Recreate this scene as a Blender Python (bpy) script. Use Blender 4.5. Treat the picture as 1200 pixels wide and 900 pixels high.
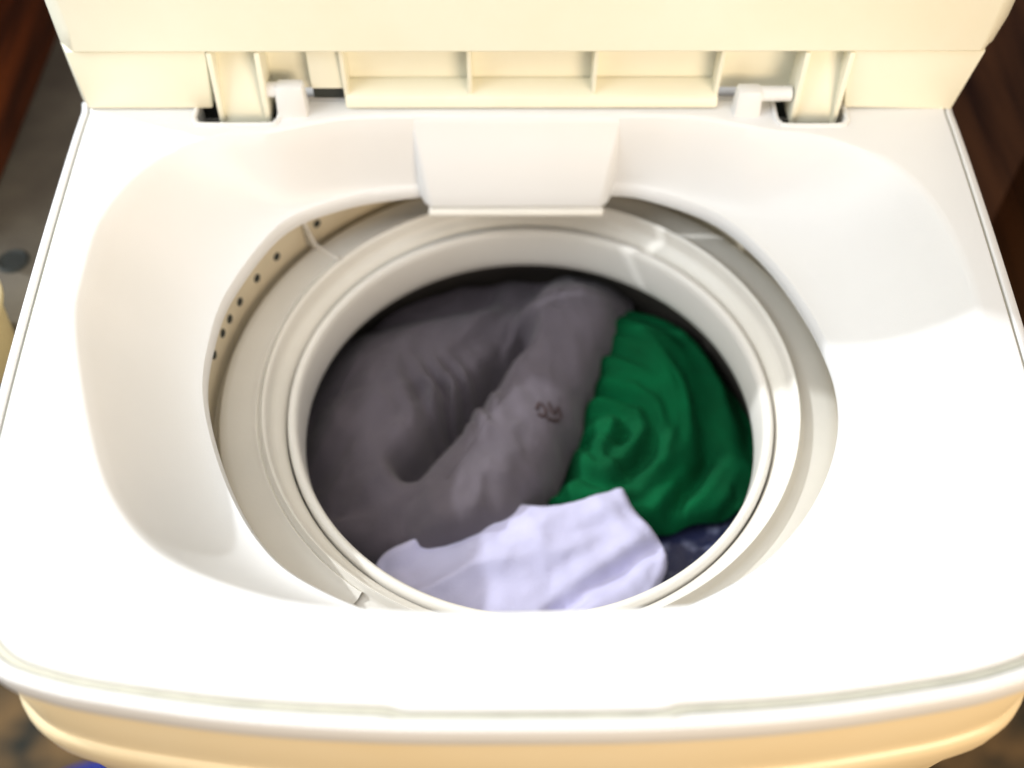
import bpy, bmesh, math, random
from mathutils import Vector, Matrix, noise
from mathutils.geometry import delaunay_2d_cdt

random.seed(4)
for o in list(bpy.data.objects):
    bpy.data.objects.remove(o)
scene = bpy.context.scene
COL = scene.collection
H = 0.88                                   # height of the machine's top above the floor; y runs away from the camera

# ------------------------------------------------------------------ camera
cam_data = bpy.data.cameras.new('camera')
cam_data.sensor_width = 36
cam_data.lens = 39.0
cam_data.clip_start = 0.01
cam_data.clip_end = 100
cam = bpy.data.objects.new('camera', cam_data)
COL.objects.link(cam)
pitch, yaw, roll = 0.9263, 0.0109, 0.0055
fw = Vector((math.sin(yaw) * math.cos(pitch), math.cos(yaw) * math.cos(pitch), -math.sin(pitch)))
rt = fw.cross(Vector((0, 0, 1))).normalized()
up = rt.cross(fw)
c, s = math.cos(roll), math.sin(roll)
rt, up = c * rt + s * up, -s * rt + c * up
m = Matrix((rt, up, -fw)).transposed().to_4x4()
m.translation = Vector((-0.0086, -0.2746, 0.4390 + H))
cam.matrix_world = m
scene.camera = cam
cam_data.dof.use_dof = True
cam_data.dof.focus_distance = 0.585
cam_data.dof.aperture_fstop = 2.9

# ------------------------------------------------------------------ world, lamps, exposure
world = bpy.data.worlds.new('World')
scene.world = world
world.use_nodes = True
bg = world.node_tree.nodes['Background']
bg.inputs['Color'].default_value = (1.0, 0.96, 0.92, 1)
bg.inputs['Strength'].default_value = 0.25


def lamp(name, kind, loc, target, energy, color, **kw):
    d = bpy.data.lights.new(name, kind)
    d.energy = energy
    d.color = color
    for k, v in kw.items():
        setattr(d, k, v)
    o = bpy.data.objects.new(name, d)
    COL.objects.link(o)
    o.location = loc
    o.rotation_euler = (Vector(target) - Vector(loc)).to_track_quat('-Z', 'Y').to_euler()
    return o


# daylight from a window up on the left, and the bulb-warm room in front of the machine
lamp('window_lamp', 'AREA', (-0.85, -0.15, H + 0.72), (0.0, 0.05, H), 8.0, (0.90, 0.97, 1.0), shape='RECTANGLE', size=0.7, size_y=0.7)
lamp('daylight_lamp', 'SPOT', (-2.60, 1.02, H + 1.86), (0.0, 0.08, H), 340, (0.93, 0.97, 1.0), spot_size=math.radians(40), shadow_soft_size=0.03)
lamp('overhead_fill', 'AREA', (0.0, -0.2, H + 1.7), (0.0, 0.1, H), 13, (1.0, 0.985, 0.965), shape='RECTANGLE', size=1.6, size_y=1.4)  # added overhead fill, like ceiling bounce, brightening the rings and clothes
lamp('room_lamp', 'AREA', (1.1, -1.5, H + 0.40), (0.0, 0.0, H - 0.1), 33, (1.0, 0.79, 0.55), shape='RECTANGLE', size=1.0, size_y=0.8)

vs = scene.view_settings
vs.view_transform = 'Standard'
vs.look = 'None'
vs.exposure = 0.0
vs.gamma = 1.0
vs.use_curve_mapping = False


# ------------------------------------------------------------------ materials
def mat(name, base, rough=0.4, var=0.04, scale=40.0, bump=0.0, bscale=300.0, spec=0.5, second=None, sheen=0.0, sss=0.0, stretch=None, speck=None):
    """Principled surface whose colour drifts with noise, with fine relief and, if asked, small dirt specks."""
    mt = bpy.data.materials.new(name)
    mt.use_nodes = True
    nt = mt.node_tree
    N, L = nt.nodes, nt.links
    b = N['Principled BSDF']
    b.inputs['Specular IOR Level'].default_value = spec
    if sheen:
        b.inputs['Sheen Weight'].default_value = sheen
        b.inputs['Sheen Roughness'].default_value = 0.6
    if sss:
        b.inputs['Subsurface Weight'].default_value = sss
        b.inputs['Subsurface Radius'].default_value = (1, 1, 1)
        b.inputs['Subsurface Scale'].default_value = 0.004
    tc = N.new('ShaderNodeTexCoord')
    vec = tc.outputs['Object']
    if stretch:
        mp = N.new('ShaderNodeMapping')
        mp.inputs['Scale'].default_value = stretch
        L.new(vec, mp.inputs['Vector'])
        vec = mp.outputs['Vector']
    n = N.new('ShaderNodeTexNoise')
    n.inputs['Scale'].default_value = scale
    n.inputs['Detail'].default_value = 6
    L.new(vec, n.inputs['Vector'])
    r = N.new('ShaderNodeValToRGB')
    sec = second or tuple(x * (1 - var) for x in base)
    r.color_ramp.elements[0].color = (*sec, 1)
    r.color_ramp.elements[0].position = 0.35
    r.color_ramp.elements[1].color = (*base, 1)
    r.color_ramp.elements[1].position = 0.65
    L.new(n.outputs['Fac'], r.inputs['Fac'])
    colour = r.outputs['Color']
    if speck:
        n3 = N.new('ShaderNodeTexNoise')
        n3.inputs['Scale'].default_value = speck[1]
        n3.inputs['Detail'].default_value = 3
        L.new(tc.outputs['Object'], n3.inputs['Vector'])
        r3 = N.new('ShaderNodeValToRGB')
        r3.color_ramp.elements[0].position = speck[2]
        r3.color_ramp.elements[1].position = speck[2] + 0.06
        L.new(n3.outputs['Fac'], r3.inputs['Fac'])
        mx = N.new('ShaderNodeMix')
        mx.data_type = 'RGBA'
        L.new(r3.outputs['Color'], mx.inputs[0])
        L.new(colour, mx.inputs[6])
        mx.inputs[7].default_value = (*speck[0], 1)
        colour = mx.outputs[2]
    L.new(colour, b.inputs['Base Color'])
    mr = N.new('ShaderNodeMapRange')
    mr.inputs['To Min'].default_value = rough * 0.85
    mr.inputs['To Max'].default_value = min(1, rough * 1.2)
    L.new(n.outputs['Fac'], mr.inputs['Value'])
    L.new(mr.outputs['Result'], b.inputs['Roughness'])
    if bump:
        n2 = N.new('ShaderNodeTexNoise')
        n2.inputs['Scale'].default_value = bscale
        n2.inputs['Detail'].default_value = 4
        L.new(vec, n2.inputs['Vector'])
        bp = N.new('ShaderNodeBump')
        bp.inputs['Strength'].default_value = bump
        bp.inputs['Distance'].default_value = 0.001
        L.new(n2.outputs['Fac'], bp.inputs['Height'])
        L.new(bp.outputs['Normal'], b.inputs['Normal'])
    return mt


M = {}
M['white'] = mat('white_plastic', (0.80, 0.80, 0.805), 0.38, 0.025, 14, 0.10, 900, 0.4, speck=((0.60, 0.55, 0.48), 90, 0.80))
M['seam'] = mat('seam_gasket', (0.60, 0.58, 0.48), 0.6, 0.15, 60)
M['cream'] = mat('yellowed_plastic', (0.87, 0.85, 0.71), 0.42, 0.05, 12, 0.10, 700, 0.4, second=(0.86, 0.82, 0.66))
M['body'] = mat('aged_enamel', (0.86, 0.72, 0.48), 0.32, 0.06, 9, 0.05, 500, 0.5, second=(0.84, 0.68, 0.42))
M['ring'] = mat('ring_plastic', (0.80, 0.77, 0.71), 0.35, 0.04, 30, 0.08, 600, 0.5, speck=((0.42, 0.36, 0.30), 70, 0.78))
M['balance'] = mat('balance_ring_plastic', (0.82, 0.79, 0.74), 0.3, 0.03, 30, 0.05, 600, 0.5)
M['tub'] = mat('tub_plastic', (0.70, 0.62, 0.47), 0.5, 0.08, 40, 0.1, 400, 0.4)
M['dark'] = mat('dark_recess', (0.03, 0.035, 0.033), 0.7, 0.2, 60)  # near-black for feet and hole discs; painted shade in hinge pockets and gap
M['steel'] = mat('basket_metal', (0.07, 0.062, 0.055), 0.4, 0.1, 30)  # stainless basket, coloured dark to put the inner shade into the metal
M['grey'] = mat('grey_fabric', (0.132, 0.112, 0.134), 0.92, 0.2, 25, 0.5, 900, 0.15, sheen=0.15)
M['green'] = mat('green_fabric', (0.0, 0.105, 0.034), 0.92, 0.35, 25, 0.5, 900, 0.15)
M['lav'] = mat('white_fabric', (0.58, 0.565, 0.78), 0.92, 0.06, 20, 0.4, 900, 0.15)
M['print'] = mat('faded_print', (0.055, 0.030, 0.032), 0.9, 0.3, 200)
M['wood'] = mat('varnished_wood', (0.26, 0.062, 0.014), 0.45, 0.4, 6, 0.3, 40, 0.4, second=(0.07, 0.016, 0.006), stretch=(6, 0.8, 6))
M['brown'] = mat('brown_wood', (0.060, 0.022, 0.008), 0.5, 0.4, 6, 0.3, 40, 0.3, second=(0.014, 0.005, 0.003), stretch=(6, 0.8, 6))
M['olive'] = mat('grey_paint', (0.17, 0.15, 0.115), 0.6, 0.2, 18, 0.3, 120, 0.3, second=(0.11, 0.095, 0.075))
M['floor'] = mat('mottled_floor', (0.22, 0.135, 0.06), 0.8, 0.5, 20, 0.8, 60, 0.3, second=(0.020, 0.024, 0.020))
M['blue'] = mat('blue_plastic', (0.01, 0.025, 0.30), 0.35, 0.1, 20)
M['tan'] = mat('cream_bin_plastic', (0.62, 0.53, 0.33), 0.5, 0.1, 20)

# wash water; pale noise flecks for suds and painted glints
w = bpy.data.materials.new('wash_water')
w.use_nodes = True
nt = w.node_tree
b = nt.nodes['Principled BSDF']
b.inputs['Roughness'].default_value = 0.06
b.inputs['IOR'].default_value = 1.33
tc = nt.nodes.new('ShaderNodeTexCoord')
n = nt.nodes.new('ShaderNodeTexNoise')
n.inputs['Scale'].default_value = 80
n.inputs['Detail'].default_value = 5
nt.links.new(tc.outputs['Object'], n.inputs['Vector'])
r = nt.nodes.new('ShaderNodeValToRGB')
r.color_ramp.elements[0].color = (0.035, 0.042, 0.11, 1)
r.color_ramp.elements[0].position = 0.56
r.color_ramp.elements[1].color = (0.42, 0.46, 0.70, 1)
r.color_ramp.elements[1].position = 0.86
nt.links.new(n.outputs['Fac'], r.inputs['Fac'])
nt.links.new(r.outputs['Color'], b.inputs['Base Color'])
bp = nt.nodes.new('ShaderNodeBump')
bp.inputs['Strength'].default_value = 0.6
bp.inputs['Distance'].default_value = 0.004
nt.links.new(n.outputs['Fac'], bp.inputs['Height'])
nt.links.new(bp.outputs['Normal'], b.inputs['Normal'])
M['water'] = w

# clear plastic of the ring guard
g = bpy.data.materials.new('clear_plastic')
g.use_nodes = True
gb = g.node_tree.nodes['Principled BSDF']
gb.inputs['Base Color'].default_value = (0.80, 0.78, 0.74, 1)
gb.inputs['Roughness'].default_value = 0.25
gb.inputs['Alpha'].default_value = 0.45
M['clear'] = g


# ------------------------------------------------------------------ helpers
def link(name, me, material, parent=None, smooth=True):
    me.materials.append(material)
    if smooth:
        for p in me.polygons:
            p.use_smooth = True
    o = bpy.data.objects.new(name, me)
    COL.objects.link(o)
    if parent:
        o.parent = parent
    return o


def obj(name, bm, material, parent=None, smooth=True, angle=35, origin=(0, 0, 0)):
    """One mesh object. Shapes are written with z = 0 at the machine's top; sharp edges split by angle."""
    bmesh.ops.remove_doubles(bm, verts=bm.verts, dist=1e-6)
    bmesh.ops.recalc_face_normals(bm, faces=bm.faces)
    if smooth:
        for e in bm.edges:
            e.smooth = not (len(e.link_faces) == 2 and e.calc_face_angle(0) > math.radians(angle))
    if any(origin):
        bmesh.ops.translate(bm, verts=bm.verts, vec=-Vector(origin))
    me = bpy.data.meshes.new(name)
    bm.to_mesh(me)
    bm.free()
    o = link(name, me, material, parent, smooth)
    o.location = origin
    return o


def thing(name, label, cat, loc, group=None):
    o = bpy.data.objects.new(name, None)
    COL.objects.link(o)
    o.location = loc
    o.empty_display_size = 0.05
    tag(o, label, cat, group)
    return o


def tag(o, label, cat, group=None):
    o['label'] = label
    o['category'] = cat
    if group:
        o['group'] = group
    return o


def box(bm, lo, hi, bev=0.0015, seg=2):
    lo, hi = Vector(lo), Vector(hi)
    r = bmesh.ops.create_cube(bm, size=1, matrix=Matrix.Translation((lo + hi) / 2) @ Matrix.Diagonal((*(hi - lo), 1)))
    if bev:
        ed = list({e for v in r['verts'] for e in v.link_edges})
        bmesh.ops.bevel(bm, geom=ed, offset=bev, segments=seg, affect='EDGES', profile=0.5)


def hexa(bm, pts, bev=0.0015):
    """Eight corners: bottom four then top four, both counter-clockwise."""
    v = [bm.verts.new(p) for p in pts]
    fs = [bm.faces.new([v[i] for i in f]) for f in ((3, 2, 1, 0), (4, 5, 6, 7), (0, 1, 5, 4), (1, 2, 6, 5), (2, 3, 7, 6), (3, 0, 4, 7))]
    if bev:
        bmesh.ops.bevel(bm, geom=list({e for f in fs for e in f.edges}), offset=bev, segments=2, affect='EDGES', profile=0.5)


def strip(bm, rings, closed=True, skip=None):
    n = len(rings[0])
    vs_ = [[p if isinstance(p, bmesh.types.BMVert) else bm.verts.new(p) for p in r] for r in rings]
    for a, b_ in zip(vs_, vs_[1:]):
        for i in range(n if closed else n - 1):
            j = (i + 1) % n
            if skip and (i in skip or j in skip):
                continue
            bm.faces.new((a[i], a[j], b_[j], b_[i]))
    return vs_


CX, CY = 0.007, 0.123                       # the tub's axis


def lathe(bm, prof, cx=CX, cy=CY, n=192, a0=None, a1=None):
    closed = a0 is None
    rings = []
    for (r_, z) in prof:
        ring = []
        for i in range(n if closed else n + 1):
            a = 2 * math.pi * i / n if closed else a0 + (a1 - a0) * i / n
            ring.append((cx + r_ * math.cos(a), cy + r_ * math.sin(a), z))
        rings.append(ring)
    return strip(bm, rings, closed)


def tube(bm, pts, rad, n=10, closed=False, caps=True):
    pts = [Vector(p) for p in pts]
    rings = []
    for i, p in enumerate(pts):
        a = pts[i - 1] if (i or closed) else p
        b_ = pts[(i + 1) % len(pts)] if (i < len(pts) - 1 or closed) else p
        t = (b_ - a).normalized()
        u = t.cross(Vector((0, 0, 1)))
        u = u.normalized() if u.length > 1e-4 else Vector((1, 0, 0))
        v = u.cross(t)
        rings.append([p + rad * (math.cos(2 * math.pi * k / n) * u + math.sin(2 * math.pi * k / n) * v) for k in range(n)])
    if closed:
        rings.append(rings[0])
    vv = strip(bm, rings)
    if caps and not closed:
        bm.faces.new(vv[0][::-1])
        bm.faces.new(vv[-1])


def spline(pts, per=14, closed=True):
    out = []
    n = len(pts)
    for i in range(n if closed else n - 1):
        p0, p1, p2, p3 = ([pts[(i + k) % n] for k in (-1, 0, 1, 2)] if closed else
                          [pts[min(max(i + k, 0), n - 1)] for k in (-1, 0, 1, 2)])
        for j in range(per):
            t = j / per
            out.append(tuple(0.5 * (2 * p1[k] + (p2[k] - p0[k]) * t + (2 * p0[k] - 5 * p1[k] + 4 * p2[k] - p3[k]) * t * t + (3 * p1[k] - p0[k] - 3 * p2[k] + p3[k]) * t ** 3) for k in range(len(p1))))
    if not closed:
        out.append(tuple(pts[-1]))
    return out


def inside(poly, x, y):
    r_ = False
    for (x0, y0), (x1, y1) in zip(poly, poly[1:] + poly[:1]):
        if (y0 > y) != (y1 > y) and x < (x1 - x0) * (y - y0) / (y1 - y0) + x0:
            r_ = not r_
    return r_


NA = 320
PC = (0.003, 0.115)                         # centre for sampling outlines by angle


def by_angle(outline):
    """Crossings of a closed outline with NA rays from PC."""
    res = []
    segs = list(zip(outline, outline[1:] + outline[:1]))
    for k in range(NA):
        a = 2 * math.pi * k / NA
        d = (math.cos(a), math.sin(a))
        best = None
        for (p, q) in segs:
            px, py, qx, qy = p[0] - PC[0], p[1] - PC[1], q[0] - PC[0], q[1] - PC[1]
            cp, cq = d[0] * py - d[1] * px, d[0] * qy - d[1] * qx
            if cp * cq > 0 or cp == cq:
                continue
            t = cp / (cp - cq)
            r_ = d[0] * (px + t * (qx - px)) + d[1] * (py + t * (qy - py))
            if r_ > 0 and (best is None or r_ > best):
                best = r_
        res.append(best)
    return res


def P(k, r_, z):
    a = 2 * math.pi * k / NA
    return Vector((PC[0] + r_ * math.cos(a), PC[1] + r_ * math.sin(a), z))


# ------------------------------------------------------------------ outlines of the machine
half = [(0.0, -0.1190), (0.06, -0.1182), (0.12, -0.1140), (0.175, -0.1060), (0.202, -0.1000), (0.223, -0.0915), (0.238, -0.074), (0.2485, -0.042), (0.2545, 0.000),
        (0.2590, 0.055), (0.2625, 0.120), (0.2650, 0.190), (0.266, 0.262)]
outer_pts = half + [(0.262, 0.277), (0.20, 0.279), (0.0, 0.279), (-0.20, 0.279), (-0.262, 0.277)] + [(-x, y) for x, y in half[:0:-1]]
OUT = by_angle(spline(outer_pts, 10))
cab_pts = half + [(0.262, 0.345), (0.20, 0.352), (0.0, 0.352), (-0.20, 0.352), (-0.262, 0.345)] + [(-x, y) for x, y in half[:0:-1]]
CAB = by_angle(spline(cab_pts, 10))
rim_pts = [(0, .2585), (.06, .2585), (.10, .2575), (.125, .252), (.15, .2445), (.18, .2385), (.214, .2165), (.232, .181), (.238, .13), (.233, .082),
           (.212, .029), (.181, -.018), (.129, -.052), (.079, -.062), (0, -.0655), (-.055, -.0645), (-.105, -.059), (-.156, -.040), (-.186, -.011), (-.207, .031),
           (-.2285, .095), (-.2325, .13), (-.231, .176), (-.212, .218), (-.18, .2395), (-.15, .2445), (-.125, .252), (-.10, .2575), (-.06, .2585)]
RIM = by_angle(spline(rim_pts, 10))
edge_pts = [(0, .2555), (.05, .2555), (.084, .251), (.131, .223), (.164, .166), (.179, .096), (.163, .035), (.121, -.017), (.06, -.048), (0, -.056),
            (-.055, -.049), (-.105, -.028), (-.133, -.004), (-.157, .036), (-.175, .086), (-.178, .128), (-.172, .168), (-.148, .22), (-.112, .243), (-.072, .253), (-.04, .2555)]
EDGE = by_angle(spline(edge_pts, 10))

wm = thing('washing_machine', 'white top-loading washing machine with its yellowed lid open, running a load', 'washing machine', (0, 0.09, 0))
ROOT = Vector((0, 0.09, -H))


def part(name, bm, material, parent=None, **k):
    """A part of the washing machine: shapes in machine coordinates, shifted to the root's frame."""
    if parent is None:
        bmesh.ops.translate(bm, verts=bm.verts, vec=-ROOT)
        return obj(name, bm, material, wm, **k)
    bmesh.ops.translate(bm, verts=bm.verts, vec=-ROOT)
    return obj(name, bm, material, parent, **k)


# ------------------------------------------------------------------ cabinet
bm = bmesh.new()


def ring_out(off, z, front_off=0.0, base=None):
    res = []
    base = base or OUT
    for k in range(NA):
        p = P(k, base[k] + off, z)
        f = max(0.0, min(1.0, (0.05 - p.y) / 0.12))
        res.append(P(k, base[k] + off + front_off * f, z))
    return res


cab = [(-0.004, -0.0165), (-0.0032, -0.018), (-0.003, -0.063)]
rings = [ring_out(o_, z, 0.001, CAB) for o_, z in cab]
for fo, z in ((0.0010, -0.0650), (0.0030, -0.0663), (0.0044, -0.069), (0.0050, -0.074), (0.0040, -0.090), (-0.002, -0.115), (-0.009, -0.17), (-0.016, -0.30), (-0.018, -0.845)):
    rings.append(ring_out(-0.003, z, fo, CAB))
rings.append(ring_out(-0.025, -0.848, 0, CAB))
vv = strip(bm, rings)
bm.faces.new(vv[-1])
cabinet = part('cabinet', bm, M['body'])
for fx in (-0.2, 0.2):
    for fy in (-0.04, 0.23):
        bm = bmesh.new()
        lathe(bm, [(0.0, 0.0), (0.018, 0), (0.022, -0.028), (0.022, -0.032), (0.0, -0.032)], 0, 0, 20)
        o = obj('foot', bm, M['dark'], wm)
        o.location = (fx, fy - 0.09, 0.032)

bm = bmesh.new()
box(bm, (-0.255, 0.2875, -0.030), (0.255, 0.345, -0.006), 0.004, 3)
part('rear_panel', bm, M['white'])

# ------------------------------------------------------------------ top cover: rim strip, groove, flat top, funnel
bm = bmesh.new()
GI = 0.0085                                 # groove inset


def seam_ring(d, z, dside=None):
    """Ring inset by the seam: wide along the front, a hairline at the sides, nearer the edge in the middle of the front."""
    res = []
    for k in range(NA):
        p = P(k, OUT[k], 0)
        f = max(0.0, min(1.0, (0.0 - p.y) / 0.07))
        g_ = 0.0
        if p.y < 0:
            g_ = max(0.0, min(1.0, (0.0640 - abs(p.x - 0.003)) / 0.011))
        off = d * f + (d if dside is None else dside) * (1 - f)
        res.append(P(k, OUT[k] - GI + 0.0022 * g_ * f * g_ * (3 - 2 * g_) + off, z))
    return res



notches = [(-0.194, -0.1455, 0.2515), (0.157, 0.1975, 0.2500)]
A = seam_ring(-0.0036, 0.0, 0.0002)
removed = {k for k in range(NA) for (x0, x1, y0) in notches if A[k].y > y0 + 0.004 and x0 - 0.001 < A[k].x < x1 + 0.001}
skirt = [ring_out(-0.0065, -0.017), ring_out(-0.0005, -0.0165), ring_out(0.0, -0.0155), ring_out(0.0, -0.0045), ring_out(-0.0008, -0.0020), ring_out(-0.0026, -0.0006), ring_out(-0.005, 0.0),
         seam_ring(0.0032, 0.0), seam_ring(0.0024, -0.0006), seam_ring(0.0021, -0.0024)]
vv = strip(bm, skirt, True)
# inner side of the groove and the flat top with the two hinge notches cut from its back edge
gi = [[bm.verts.new(p) for p in seam_ring(-0.0022, -0.0024, 0.0012)], [bm.verts.new(p) for p in seam_ring(-0.0027, -0.0006, 0.0008)], [bm.verts.new(a) for a in A]]
for a, b_ in zip(gi, gi[1:]):
    for i in range(NA):
        j = (i + 1) % NA
        if i in removed or j in removed:
            continue
        bm.faces.new((a[i], a[j], b_[j], b_[i]))
loop = []
done = set()
for k in range(NA):
    if k not in removed:
        loop.append(gi[2][k])
        continue
    for ni, (x0, x1, y0) in enumerate(notches):
        if x0 - 0.001 < A[k].x < x1 + 0.001 and ni not in done:
            done.add(ni)
            yb = A[k].y
            q = [(x1, yb), (x1, y0 + 0.006), (x1 - 0.002, y0 + 0.002), (x1 - 0.006, y0), (x0 + 0.006, y0), (x0 + 0.002, y0 + 0.002), (x0, y0 + 0.006), (x0, yb)]
            nv = [bm.verts.new((x, y, 0)) for x, y in q]
            loop += nv
            low = [bm.verts.new((x, y, -0.032)) for x, y in q]
            for i in range(len(q) - 1):
                bm.faces.new((nv[i], nv[i + 1], low[i + 1], low[i]))
r0 = [bm.verts.new(P(k, RIM[k] + 0.0055, 0)) for k in range(NA)]
flat = loop + r0
nl, nr = len(loop), len(r0)
cons = [(i, (i + 1) % nl) for i in range(nl)] + [(nl + i, nl + (i + 1) % nr) for i in range(nr)]
co, _, tris, orig, _, _ = delaunay_2d_cdt([v.co.xy for v in flat], cons, [], 0, 1e-7)
vmap = [flat[o_[0]] if o_ else bm.verts.new((*c_, 0)) for c_, o_ in zip(co, orig)]
lpoly, rpoly = [v.co.xy[:] for v in loop], [v.co.xy[:] for v in r0]
for t in tris:
    cx_, cy_ = sum(co[i][0] for i in t) / 3, sum(co[i][1] for i in t) / 3
    if inside(lpoly, cx_, cy_) and not inside(rpoly, cx_, cy_):
        bm.faces.new([vmap[i] for i in t])
# funnel
DEP = -0.054
fr = [r0]
fr.append([P(k, RIM[k] + 0.0025, -0.0005) for k in range(NA)])
fr.append([P(k, RIM[k] + 0.0003, -0.0022) for k in range(NA)])
for j in range(1, 17):
    t = j / 16
    row = []
    for k in range(NA):
        r_ = RIM[k] - 0.0008 + (EDGE[k] - RIM[k]) * t
        width = RIM[k] - EDGE[k]
        lin = -0.004 + (DEP + 0.006) * (1 - (1 - t) ** 1.75)
        row.append(P(k, r_, lin))
    fr.append(row)
fr.append([P(k, EDGE[k] - 0.0022, DEP - 0.0005) for k in range(NA)])
fr.append([P(k, EDGE[k] - 0.0026, DEP - 0.0040) for k in range(NA)])
fr.append([P(k, EDGE[k] - 0.0020, DEP - 0.0075) for k in range(NA)])
fr.append([P(k, EDGE[k] + 0.0010, DEP - 0.0080) for k in range(NA)])
fr.append([P(k, EDGE[k] + 0.0060, DEP + 0.0020) for k in range(NA)])
fr.append([P(k, min(EDGE[k] + 0.03, OUT[k] - 0.008), DEP + 0.012) for k in range(NA)])
strip(bm, fr)
top = part('top_cover', bm, M['white'], angle=30)

# the yellowish gasket in the groove
bm = bmesh.new()
gas = []
for d, ds, z in ((-0.0021, 0.0013, -0.0023), (-0.0019, 0.0014, -0.0014), (-0.0006, 0.0016, -0.0010), (0.0012, 0.0018, -0.0014), (0.0020, 0.0020, -0.0023)):
    gas.append(seam_ring(d, z, ds))
strip(bm, gas)
part('seam_gasket', bm, M['seam'], top)

# water inlet spout hanging over the tub at the back
bm = bmesh.new()
prof = [(0.2605, -0.0006), (0.2590, -0.0016), (0.2578, -0.0060), (0.2560, -0.0120), (0.2535, -0.0190), (0.2500, -0.0280), (0.2460, -0.0400), (0.2428, -0.0500), (0.2410, -0.0570), (0.2412, -0.0600)]
rows = []
for y, z in prof:
    t = (z / -0.06)
    d = 0.2600 - y
    rows.append([(-0.066, 0.2605, z), (-0.066 + d * 0.10, 0.2605 - d * 0.25, z), (-0.0655 + d * 0.32, 0.2605 - d * 0.80, z), (-0.0650 + d * 0.50, y + 0.0004, z), (-0.0640 + d * 0.60, y, z), (0.0, y, z),
                 (0.0620 - d * 0.60, y, z), (0.0630 - d * 0.50, y + 0.0004, z), (0.0635 - d * 0.32, 0.2605 - d * 0.80, z), (0.064 - d * 0.10, 0.2605 - d * 0.25, z), (0.064, 0.2605, z)])
vv = strip(bm, rows, False)
bm.faces.new(vv[-1])
sp = part('water_inlet', bm, M['white'], top, angle=89)
bm = bmesh.new()
box(bm, (-0.057, 0.2375, -0.0655), (0.055, 0.2600, -0.0605), 0.0022, 3)
lip = part('inlet_lip', bm, M['ring'], top)

# hinge posts (left, right) standing on the top, with their pins
def hinge_post(x0, x1, zt, pin):
    bm = bmesh.new()
    hexa(bm, [(x0, 0.2560, -0.004), (x1, 0.2560, -0.004), (x1, 0.2690, -0.004), (x0, 0.2690, -0.004),
              (x0 + 0.001, 0.2590, zt), (x1 - 0.001, 0.2590, zt), (x1 - 0.001, 0.2690, zt), (x0 + 0.001, 0.2690, zt)], 0.0025)
    hp = part('hinge_post', bm, M['white'], top)
    bm = bmesh.new()
    tube(bm, [(pin[0], 0.2645, zt - 0.005), (pin[1], 0.2645, zt - 0.005)], 0.0046, 16)
    part('hinge_pin', bm, M['white'], top)
    # raised foot flaring out towards the funnel
    return hp


hinge_post(-0.1455, -0.1265, 0.0200, (-0.1500, -0.130))
hinge_post(0.1300, 0.1470, 0.0165, (0.133, 0.1640))
# rounded curbs round the two hinge notches, and the pockets under them, their shade painted near-black
for (x0, x1, y0) in notches:
    bm = bmesh.new()
    q = [(x1 + 0.0012, 0.2685), (x1 + 0.0012, y0 + 0.005), (x1 - 0.0005, y0 + 0.001), (x1 - 0.005, y0 - 0.0012), (x0 + 0.005, y0 - 0.0012), (x0 + 0.0005, y0 + 0.001), (x0 - 0.0012, y0 + 0.005), (x0 - 0.0012, 0.2685)]
    tube(bm, [(x, y, 0.0001) for x, y in spline(q, 4, False)], 0.0016, 10)
    part('pocket_curb', bm, M['white'], top)
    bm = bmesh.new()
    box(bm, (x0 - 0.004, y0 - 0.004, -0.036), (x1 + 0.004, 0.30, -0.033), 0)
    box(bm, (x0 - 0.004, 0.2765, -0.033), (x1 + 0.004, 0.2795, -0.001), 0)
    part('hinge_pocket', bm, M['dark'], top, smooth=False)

# ------------------------------------------------------------------ lid, standing open
bm = bmesh.new()
LX = lambda z: -0.2665
RX = lambda z: 0.2695 + 0.0125 * min(1, max(0, z) / 0.07)
zs = [0.0435, 0.0455, 0.06, 0.10, 0.20, 0.355, 0.385, 0.392]
# shell: back sheet, bevelled sides, proud front panel above the hinge zone
prof_rows = []
for z in zs:
    ins = 0.0115 * min(1.0, 0.35 + z / 0.09)
    yf = 0.2600 if z > 0.045 else 0.2620
    if z > 0.386:
        yf = 0.266
    prof_rows.append([(LX(z), 0.2860, z), (LX(z), 0.2745, z), (LX(z) + 0.0012, 0.2715, z), (LX(z) + ins, yf + 0.0012, z), (LX(z) + ins + 0.003, yf, z),
                      (-0.09, yf, z), (0.09, yf, z),
                      (RX(z) - ins - 0.003, yf, z), (RX(z) - ins, yf + 0.0012, z), (RX(z) - 0.0012, 0.2715, z), (RX(z), 0.2745, z), (RX(z), 0.2860, z)])
vv = strip(bm, prof_rows, False)
for a, b_ in zip(vv, vv[1:]):
    bm.faces.new((a[0], b_[0], b_[-1], a[-1]))
bm.faces.new(vv[0][::-1])
bm.faces.new(vv[-1])
lid = part('lid', bm, M['cream'], angle=40)

# end panels either side of the hinges, the hinge zone's back wall and its sloping rail
bm = bmesh.new()
hexa(bm, [(-0.2660, 0.2735, 0.0012), (-0.2600, 0.2640, 0.0012), (-0.1850, 0.2640, 0.0012), (-0.1850, 0.2860, 0.0012),
          (-0.2665, 0.2735, 0.0434), (-0.2605, 0.2622, 0.0434), (-0.1800, 0.2622, 0.0434), (-0.1800, 0.2860, 0.0434)][0:8], 0.0012)
part('end_panel', bm, M['cream'], lid)
bm = bmesh.new()
hexa(bm, [(0.2690, 0.2860, -0.0030), (0.1985, 0.2860, 0.0012), (0.1985, 0.2640, 0.0012), (0.2640, 0.2640, -0.0005),
          (0.2760, 0.2860, 0.0434), (0.1900, 0.2860, 0.0434), (0.1900, 0.2622, 0.0434), (0.2700, 0.2622, 0.0434)], 0.0012)
part('end_panel', bm, M['cream'], lid)
bm = bmesh.new()
box(bm, (-0.1800, 0.2790, 0.0050), (0.1900, 0.2850, 0.0434), 0)
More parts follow.
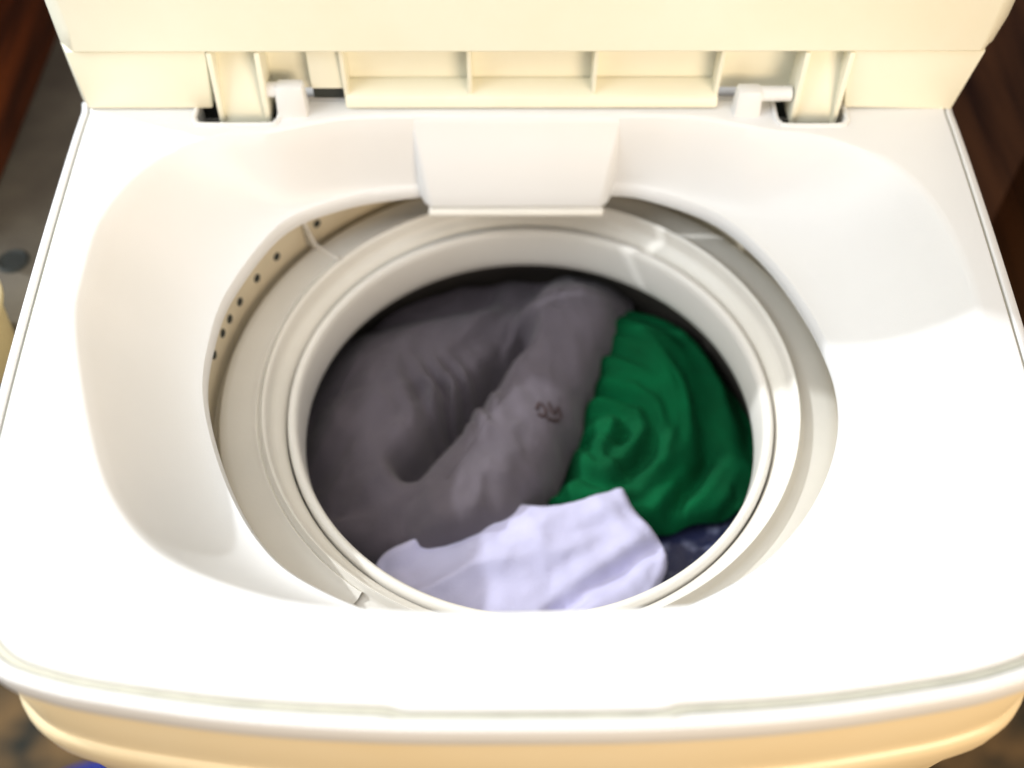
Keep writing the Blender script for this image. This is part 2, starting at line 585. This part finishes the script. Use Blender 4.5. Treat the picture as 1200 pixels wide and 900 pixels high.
part('back_wall', bm, M['cream'], lid, smooth=False)
bm = bmesh.new()
hexa(bm, [(-0.1045, 0.2630, 0.0015), (0.1210, 0.2630, 0.0015), (0.1210, 0.2785, 0.0015), (-0.1045, 0.2785, 0.0015),
          (-0.1045, 0.2655, 0.0080), (0.1210, 0.2655, 0.0080), (0.1210, 0.2785, 0.0135), (-0.1045, 0.2785, 0.0135)], 0.0016)
part('rail', bm, M['cream'], lid)
# small foot of the rail beside the left post
bm = bmesh.new()
box(bm, (-0.1245, 0.2700, 0.0110), (-0.1040, 0.2788, 0.0434), 0.001)
part('rail_end', bm, M['cream'], lid)
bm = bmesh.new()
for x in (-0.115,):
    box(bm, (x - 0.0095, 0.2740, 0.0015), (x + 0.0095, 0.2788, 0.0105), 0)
part('gap_shade', bm, M['dark'], lid, smooth=False)  # dark block painted as the shade in the gap beside the left post

# thin upright ribs
bm = bmesh.new()
hexa(bm, [(-0.0013, 0.0, -0.0155), (0.0013, 0.0, -0.0155), (0.0017, 0.0110, -0.0155), (-0.0017, 0.0110, -0.0155),
          (-0.0013, -0.0020, 0.0235), (0.0013, -0.0020, 0.0235), (0.0017, 0.0110, 0.0235), (-0.0017, 0.0110, 0.0235)], 0.0006)
rib0 = obj('rib', bm, M['cream'], lid)
rib_at = [-0.1035, -0.0290, 0.0455, 0.1195]
for i, x in enumerate(rib_at):
    o = rib0 if i == 0 else rib0.copy()
    if i:
        COL.objects.link(o)
        o.parent = lid
    o.location = Vector((x, 0.2675, 0.0198)) - ROOT

# hinge arms: two cheek plates and a web, reaching down into the notch
def hinge_arm(xa, xb, lean):
    bm = bmesh.new()
    hexa(bm, [(xa, 0.2580, -0.0060), (xb, 0.2580, -0.0060), (xb, 0.2788, -0.0060), (xa, 0.2788, -0.0060),
              (xa, 0.2735, 0.0434), (xb, 0.2735, 0.0434), (xb, 0.2788, 0.0434), (xa, 0.2788, 0.0434)], 0.001)
    arm = part('hinge_arm', bm, M['cream'], lid)
    for x in (xa, xb):
        bm = bmesh.new()
        d = 0.0008
        hexa(bm, [(x - 0.0016, 0.2568, -0.006), (x + 0.0016, 0.2568, -0.006), (x + 0.0016, 0.2790, -0.006), (x - 0.0016, 0.2790, -0.006),
                  (x - 0.0016 + d, 0.2605, 0.0433), (x + 0.0016 + d, 0.2605, 0.0433), (x + 0.0016 + d, 0.2790, 0.0433), (x - 0.0016 + d, 0.2790, 0.0433)], 0.0006)
        part('cheek_plate', bm, M['cream'], lid)


hinge_arm(-0.1790, -0.1515, 0.0)
hinge_arm(0.1665, 0.1920, 0.0)

# ------------------------------------------------------------------ tub ring, guard, outer tub, basket
bm = bmesh.new()
lathe(bm, [(0.1880, -0.106), (0.1862, -0.1010), (0.1845, -0.0985), (0.1815, -0.0972), (0.1760, -0.0966), (0.1680, -0.0966), (0.1630, -0.0962), (0.1612, -0.0945), (0.1602, -0.0918), (0.1590, -0.0905),
           (0.1576, -0.0912), (0.1568, -0.0940), (0.1562, -0.0985), (0.1552, -0.1010), (0.1530, -0.1022), (0.1500, -0.1052), (0.1482, -0.1090), (0.1478, -0.1140), (0.1478, -0.125)])
tub_ring = part('tub_ring', bm, M['ring'], angle=60)

bm = bmesh.new()
lathe(bm, [(0.2000, -0.0640), (0.1945, -0.0660), (0.1935, -0.0700), (0.1915, -0.1020), (0.1905, -0.1080), (0.186, -0.1085), (0.186, -0.40), (0.0, -0.41)])
tub = part('outer_tub', bm, M['tub'], angle=50)

# water holes in the tub wall, unevenly spaced as they are
hole_me = None
for deg in (136.8, 148.1, 154.5, 160.9, 165.3, 168.8, 173.9, 184.9, 196.0, 120.0, 104.0, 60.0, 44.0, 28.0, 13.5, 10.0, -4.0):
    a = math.radians(deg)
    if hole_me is None:
        bm = bmesh.new()
        lathe(bm, [(0.0, 0.0002), (0.0019, 0.0002), (0.0025, 0.0006), (0.0029, 0.0002), (0.0029, -0.002)], 0, 0, 16)
        hole = obj('drain_hole', bm, M['dark'], tub)
        hole_me = hole.data
    else:
        hole = bpy.data.objects.new('drain_hole', hole_me)
        COL.objects.link(hole)
        hole.parent = tub
    zc = -0.0870
    rr = 0.1922
    hole.location = Vector((CX + rr * math.cos(a), CY + rr * math.sin(a), zc)) - ROOT
    n_ = Vector((-math.cos(a), -math.sin(a), 0.06)).normalized()
    hole.rotation_euler = n_.to_track_quat('Z', 'Y').to_euler()

# guard plate lying on the left half of the ring, with an upstand at its upper end
a0, a1 = math.radians(140.0), math.radians(236)
bm = bmesh.new()
lathe(bm, [(0.1845, -0.0962), (0.1822, -0.0948), (0.1790, -0.0942), (0.1660, -0.0940), (0.1642, -0.0928), (0.1628, -0.0922), (0.1618, -0.0934), (0.1615, -0.0955)], n=80, a0=a0, a1=a1)
guard = part('ring_guard', bm, M['ring'], tub_ring)
bm = bmesh.new()
ca, sa = math.cos(a0), math.sin(a0)
ed = []
for r_, z in ((0.1915, -0.0740), (0.1890, -0.0830), (0.1845, -0.0920), (0.1770, -0.0928), (0.1660, -0.0928), (0.1625, -0.0922)):
    ed.append((CX + r_ * ca, CY + r_ * sa, z))
tube(bm, spline(ed, 4, False), 0.0014, 8)
part('guard_edge', bm, M['balance'], tub_ring)
bm = bmesh.new()
hexa(bm, [(CX + 0.1915 * math.cos(a0 + .01), CY + 0.1915 * math.sin(a0 + .01), -0.0960), (CX + 0.1800 * math.cos(a0 + .01), CY + 0.1800 * math.sin(a0 + .01), -0.0960),
          (CX + 0.1800 * math.cos(a0 - .004), CY + 0.1800 * math.sin(a0 - .004), -0.0960), (CX + 0.1915 * math.cos(a0 - .004), CY + 0.1915 * math.sin(a0 - .004), -0.0960),
          (CX + 0.1915 * math.cos(a0 + .01), CY + 0.1915 * math.sin(a0 + .01), -0.0740), (CX + 0.1860 * math.cos(a0 + .01), CY + 0.1860 * math.sin(a0 + .01), -0.0860),
          (CX + 0.1860 * math.cos(a0 - .004), CY + 0.1860 * math.sin(a0 - .004), -0.0860), (CX + 0.1915 * math.cos(a0 - .004), CY + 0.1915 * math.sin(a0 - .004), -0.0740)], 0)
part('guard_upstand', bm, M['clear'], tub_ring, smooth=False)

bm = bmesh.new()
lathe(bm, [(0.1500, -0.150), (0.1472, -0.118), (0.1468, -0.1090), (0.1460, -0.1062), (0.1446, -0.1050), (0.1430, -0.1052), (0.1416, -0.1068), (0.1408, -0.1110), (0.1402, -0.1200), (0.1398, -0.1285), (0.1402, -0.1340),
           (0.1425, -0.1400), (0.1600, -0.1460), (0.1620, -0.1500), (0.1620, -0.3700), (0.0, -0.3750)])
basket = part('basket', bm, M['steel'], angle=50)
bm = bmesh.new()
lathe(bm, [(0.1470, -0.1180), (0.1470, -0.1088), (0.1462, -0.1058), (0.1446, -0.1045), (0.1428, -0.1047), (0.1412, -0.1064), (0.1404, -0.1110), (0.1398, -0.1200), (0.1394, -0.1290), (0.1398, -0.1350), (0.1425, -0.1395)])
part('balance_ring', bm, M['balance'], basket, angle=60)

# ------------------------------------------------------------------ wash load
bm = bmesh.new()
lathe(bm, [(0.1615, -0.211), (0.08, -0.2105), (0.002, -0.2110)])
wt = obj('wash_water', bm, M['water'])
wt.location = (0, 0, H)
wt['kind'] = 'structure'


def fbm(x, y, sc, seed=0.0):
    return noise.fractal(Vector((x * sc, y * sc, seed)), 1.0, 2.0, 4)


def pdist(poly, x, y):
    best = 9
    for (x0, y0), (x1, y1) in zip(poly, poly[1:] + poly[:1]):
        dx, dy = x1 - x0, y1 - y0
        t = max(0, min(1, ((x - x0) * dx + (y - y0) * dy) / (dx * dx + dy * dy + 1e-12)))
        d = math.hypot(x - x0 - t * dx, y - y0 - t * dy)
        best = min(best, d)
    return best


def seg(x, y, a, b_):
    """Distance to a segment, place along it, and signed side."""
    dx, dy = b_[0] - a[0], b_[1] - a[1]
    l2 = dx * dx + dy * dy
    t = ((x - a[0]) * dx + (y - a[1]) * dy) / l2
    tc_ = max(0, min(1, t))
    d = math.hypot(x - a[0] - tc_ * dx, y - a[1] - tc_ * dy)
    sgn = ((x - a[0]) * dy - (y - a[1]) * dx) / math.sqrt(l2)
    return d, t, sgn


def crease(x, y, ang, sc, st, seed):
    """Sharp valley creases running along one direction."""
    u, v = x * math.cos(ang) + y * math.sin(ang), -x * math.sin(ang) + y * math.cos(ang)
    return -abs(noise.fractal(Vector((u * sc / st, v * sc, seed)), 1.0, 2.0, 3))


def sink(x, y):
    """The load sags against the basket wall."""
    return 0.014 * max(0.0, min(1.0, (math.hypot(x - CX, y - CY) - 0.105) / 0.05)) ** 1.4


def cloth(name, poly, zf, material, roll=0.018, drop=0.03, step=0.0018, hem=0.0):
    """A wet garment as one thick draped sheet: a height field over its outline whose border rolls under."""
    poly = spline(poly, 6)
    xs = [p[0] for p in poly]
    ys = [p[1] for p in poly]
    nx, ny = int((max(xs) - min(xs)) / step) + 2, int((max(ys) - min(ys)) / step) + 2
    bm = bmesh.new()
    grid = {}
    for i in range(nx):
        for j in range(ny):
            x, y = min(xs) + i * step, min(ys) + j * step
            if not inside(poly, x, y) or math.hypot(x - CX, y - CY) > 0.1605:
                continue
            d = pdist(poly, x, y)
            rc = math.hypot(x - CX, y - CY)
            e = min(1, (d + max(0, rc - 0.130) * 0.6) / roll)
            z = zf(x, y) - (drop if rc < 0.14 else drop * 0.4) * (1 - math.sqrt(max(0, 1 - (1 - e) ** 2)))
            z -= sink(x, y) * (1 if y > 0.08 else 0.4)
            if hem and 0.010 < d < 0.022:
                z += hem * math.sin((d - 0.010) / 0.012 * math.pi) ** 0.5
            wx = 0.002 * fbm(x, y, 40, 3.1)
            grid[i, j] = bm.verts.new((x + wx, y - wx, z))
    for (i, j), v in list(grid.items()):
        q = [grid.get(k) for k in ((i, j), (i + 1, j), (i + 1, j + 1), (i, j + 1))]
        if all(q):
            bm.faces.new(q)
    bmesh.ops.delete(bm, geom=[v for v in bm.verts if not v.link_faces], context='VERTS')
    for _ in range(2):
        bmesh.ops.smooth_vert(bm, verts=bm.verts, factor=0.5, use_axis_x=True, use_axis_y=True, use_axis_z=True)
    nb = {v: [e.other_vert(v) for e in v.link_edges if len(e.link_faces) == 1] for v in bm.verts if any(len(e.link_faces) == 1 for e in v.link_edges)}
    for _ in range(14):
        new = {v: (v.co * 2 + sum((u.co for u in us), Vector())) / (2 + len(us)) for v, us in nb.items()}
        for v, p in new.items():
            v.co = p
    r_ = bmesh.ops.solidify(bm, geom=bm.faces[:], thickness=0.003)
    o = obj(name, bm, material, None, True, 80)
    o.location = (0, 0, H)
    return o


def g2(x, y, cx, cy, sx, sy=None):
    sy = sy or sx
    return math.exp(-((x - cx) / sx) ** 2 - ((y - cy) / sy) ** 2)


SA, SB = (-0.035, 0.088), (0.052, 0.262)    # axis of the sleeve lying across the load


def z_grey(x, y):
    z = -0.186 + 0.030 * g2(x, y, -0.085, 0.150, 0.075, 0.085) + 0.007 * fbm(x, y, 14, 1.0)
    d, t, sg = seg(x, y, SA, SB)
    hw = 0.032 + 0.010 * max(0, 1 - t)
    prof = math.sqrt(max(0, 1 - (d / hw) ** 2)) if d < hw else 0
    sl = prof * 0.030 * (1 if t < 0.9 else max(0, 1 - (t - .9) * 3))
    z += 0.010 * crease(x, y, 1.0, 22, 3.0, 3.3)
    z = max(z, -0.188 + sl + 0.003 * fbm(x, y, 30, 7) + 0.005 * crease(x, y, 1.9, 36, 2.5, 8.0))
    # deep crease along the sleeve's left side
    d2, t2, _ = seg(x, y, (-0.072, 0.112), (0.006, 0.222))
    z -= 0.040 * math.exp(-(d2 / 0.0078) ** 2)
    # wrinkles gathered at the knot
    k = g2(x, y, -0.046, 0.168, 0.026, 0.022)
    z += k * 0.011 * math.sin(430 * (x + 0.38 * y) + 3 * fbm(x, y, 30, 2))
    d3, t3, _ = seg(x, y, (-0.10, 0.235), (-0.02, 0.262))
    z -= 0.012 * math.exp(-(d3 / 0.012) ** 2)
    return max(z + 0.006 + 0.018 * max(0, min(1, (y - 0.17) / 0.07)), -0.2095)


grey = cloth('shirt', [(-0.155, 0.118), (-0.155, 0.170), (-0.135, 0.220), (-0.100, 0.268), (-0.045, 0.296), (0.015, 0.298), (0.066, 0.292), (0.088, 0.274), (0.074, 0.215), (0.055, 0.175),
                       (0.036, 0.130), (0.020, 0.098), (0.006, 0.074), (-0.030, 0.060), (-0.075, 0.050), (-0.120, 0.062), (-0.143, 0.090)], z_grey, M['grey'])
tag(grey, 'wet grey shirt with a rolled sleeve lying across the wash load', 'shirt')


def z_green(x, y):
    a, b_ = x - 0.055, y - 0.142
    r_ = math.hypot(a, b_)
    th = math.atan2(b_, a)
    z = -0.182 + 0.030 * g2(x, y, 0.110, 0.225, 0.070, 0.080) + 0.003 * fbm(x, y, 12, 4.0)
    amp = 0.0050 * math.exp(-((r_ - 0.028) / 0.030) ** 2)
    z += amp * math.sin(r_ * 330 - 1.2 * th + 3 * fbm(x, y, 12, 9)) + 0.002 * fbm(x, y, 26, 12)
    z += 0.012 * g2(x, y, 0.052, 0.135, 0.022, 0.030) + 0.024 * crease(r_, th * 0.055, 1.25, 22, 4.2, 5.1)
    d, t, _ = seg(x, y, (0.030, 0.118), (0.052, 0.155))
    z -= 0.012 * math.exp(-(d / 0.007) ** 2)
    d, t, _ = seg(x, y, (0.10, 0.09), (0.13, 0.135))
    z -= 0.012 * math.exp(-(d / 0.008) ** 2)
    return z


green = cloth('towel', [(0.016, 0.100), (0.028, 0.120), (0.042, 0.160), (0.054, 0.205), (0.066, 0.268), (0.108, 0.284), (0.148, 0.248), (0.165, 0.195), (0.174, 0.140), (0.166, 0.108), (0.142, 0.094),
                        (0.110, 0.086), (0.080, 0.078), (0.045, 0.084)], z_green, M['green'], 0.014, 0.026)
tag(green, 'dark green wet cloth swirled up on the right of the load', 'cloth')


def z_lav(x, y):
    z = -0.168 + 0.006 * g2(x, y, -0.02, 0.05, 0.07, 0.05) + 0.005 * fbm(x, y, 16, 6.0)
    z += 0.014 * crease(x, y, 0.5, 17, 3.5, 2.2)
    d, t, _ = seg(x, y, (0.020, 0.012), (0.085, 0.060))
    z -= 0.010 * math.exp(-(d / 0.006) ** 2)
    d, t, _ = seg(x, y, (-0.085, 0.040), (-0.030, 0.072))
    z -= 0.005 * math.exp(-(d / 0.010) ** 2)
    return z


lav = cloth('pillowcase', [(-0.092, 0.050), (-0.062, 0.070), (-0.040, 0.074), (-0.012, 0.090), (0.020, 0.088), (0.052, 0.096), (0.068, 0.102), (0.074, 0.086), (0.094, 0.056), (0.086, 0.028), (0.060, 0.004), (0.0, -0.012), (-0.050, -0.002), (-0.080, 0.020)],
            z_lav, M['lav'], 0.006, 0.012, hem=0.0014)
tag(lav, 'pale lavender white cloth heaped at the front of the load', 'cloth')

# flat-felled seams of the shirt: one down the sleeve, one across the shoulder
for line in ([(-0.046, 0.098), (-0.022, 0.140), (0.004, 0.190), (0.030, 0.240), (0.044, 0.264)], [(-0.128, 0.150), (-0.108, 0.190), (-0.074, 0.222), (-0.030, 0.240)]):
    bm = bmesh.new()
    tube(bm, [(x, y, z_grey(x, y) - sink(x, y) - 0.0008) for x, y in spline(line, 14, False)], 0.0013, 8)
    obj('seam', bm, M['grey'], grey)

# small dark print on the sleeve
bm = bmesh.new()
for pts in ([(0.012, 0.150), (0.014, 0.156), (0.018, 0.152), (0.017, 0.146), (0.013, 0.147)], [(0.020, 0.158), (0.0235, 0.150), (0.0265, 0.157), (0.0285, 0.150)], [(0.019, 0.145), (0.024, 0.1455), (0.027, 0.1475)]):
    tube(bm, [(x, y, z_grey(x, y) - sink(x, y) - 0.0004) for x, y in spline(pts, 5, False)], 0.0014, 6)
pr = obj('print', bm, M['print'], grey)

# ------------------------------------------------------------------ surroundings
bm = bmesh.new()
bmesh.ops.create_grid(bm, x_segments=1, y_segments=1, size=4)
fl = obj('floor', bm, M['floor'], None, False)
fl['kind'] = 'structure'


def slab(name, lo, hi, material, label, cat):
    bm = bmesh.new()
    box(bm, lo, hi, 0.003, 2)
    o = obj(name, bm, material)
    return tag(o, label, cat)


slab('wooden_partition', (-0.400, 0.262, H - 0.1205), (-0.3755, 0.95, H + 0.0), M['wood'], 'red-brown varnished wooden partition left of the washing machine, behind the grey ledge', 'partition')
slab('cabinet_side', (0.36, 0.16, 0.0), (0.385, 0.95, H + 0.10), M['brown'], 'dark brown wooden cabinet side close to the right of the washing machine', 'cabinet')
slab('back_wall', (-0.3750, 0.70, 0.0), (0.3595, 0.72, H + 0.30), M['wood'], 'dark wooden wall behind the raised lid', 'wall')
lg = thing('ledge', 'grey painted ledge with a dark round hole, left of the washing machine', 'ledge', (-0.335, 0.40, 0))
bm = bmesh.new()
box(bm, (-0.1600, -0.30, H - 0.145), (0.0550, 0.2990, H - 0.121), 0.003)
obj('board', bm, M['olive'], lg)
bm = bmesh.new()
box(bm, (-0.15, 0.05, 0), (0.04, 0.07, H - 0.146), 0.002)
obj('support', bm, M['olive'], lg)
bm = bmesh.new()
lathe(bm, [(0.0, 0.0006), (0.0075, 0.0006), (0.0095, 0.0020), (0.0110, 0.0006), (0.0110, -0.003)], 0, 0, 24)
o = obj('hole', bm, M['dark'], lg)
o.location = (-0.0110, 0.253 - 0.40, H - 0.121)

bn = thing('storage_bin', 'cream plastic bin at the left edge, standing on the grey ledge', 'bin', (-0.3605, 0.165, H - 0.1205))
bm = bmesh.new()
lathe(bm, [(0.0, 0.001), (0.040, 0.001), (0.044, 0.05), (0.041, 0.05), (0.037, 0.004), (0.0, 0.004)], 0, 0, 40)
obj('shell', bm, M['tan'], bn)
bm = bmesh.new()
lathe(bm, [(0.0412, 0.046), (0.0412, 0.0525), (0.044, 0.0540), (0.0475, 0.0525), (0.0475, 0.0485), (0.0445, 0.046)], 0, 0, 40)
obj('rim', bm, M['tan'], bn)

bk = thing('bucket', 'blue plastic bucket on the floor by the machine\'s front left corner', 'bucket', (-0.386, -0.031, 0))
bm = bmesh.new()
lathe(bm, [(0.0, 0.001), (0.09, 0.001), (0.11, 0.23), (0.106, 0.23), (0.087, 0.006), (0.0, 0.006)], 0, 0, 48)
obj('shell', bm, M['blue'], bk)
bm = bmesh.new()
lathe(bm, [(0.1065, 0.226), (0.1065, 0.2335), (0.112, 0.236), (0.117, 0.2335), (0.117, 0.225), (0.1105, 0.224)], 0, 0, 48)
obj('rim', bm, M['blue'], bk)
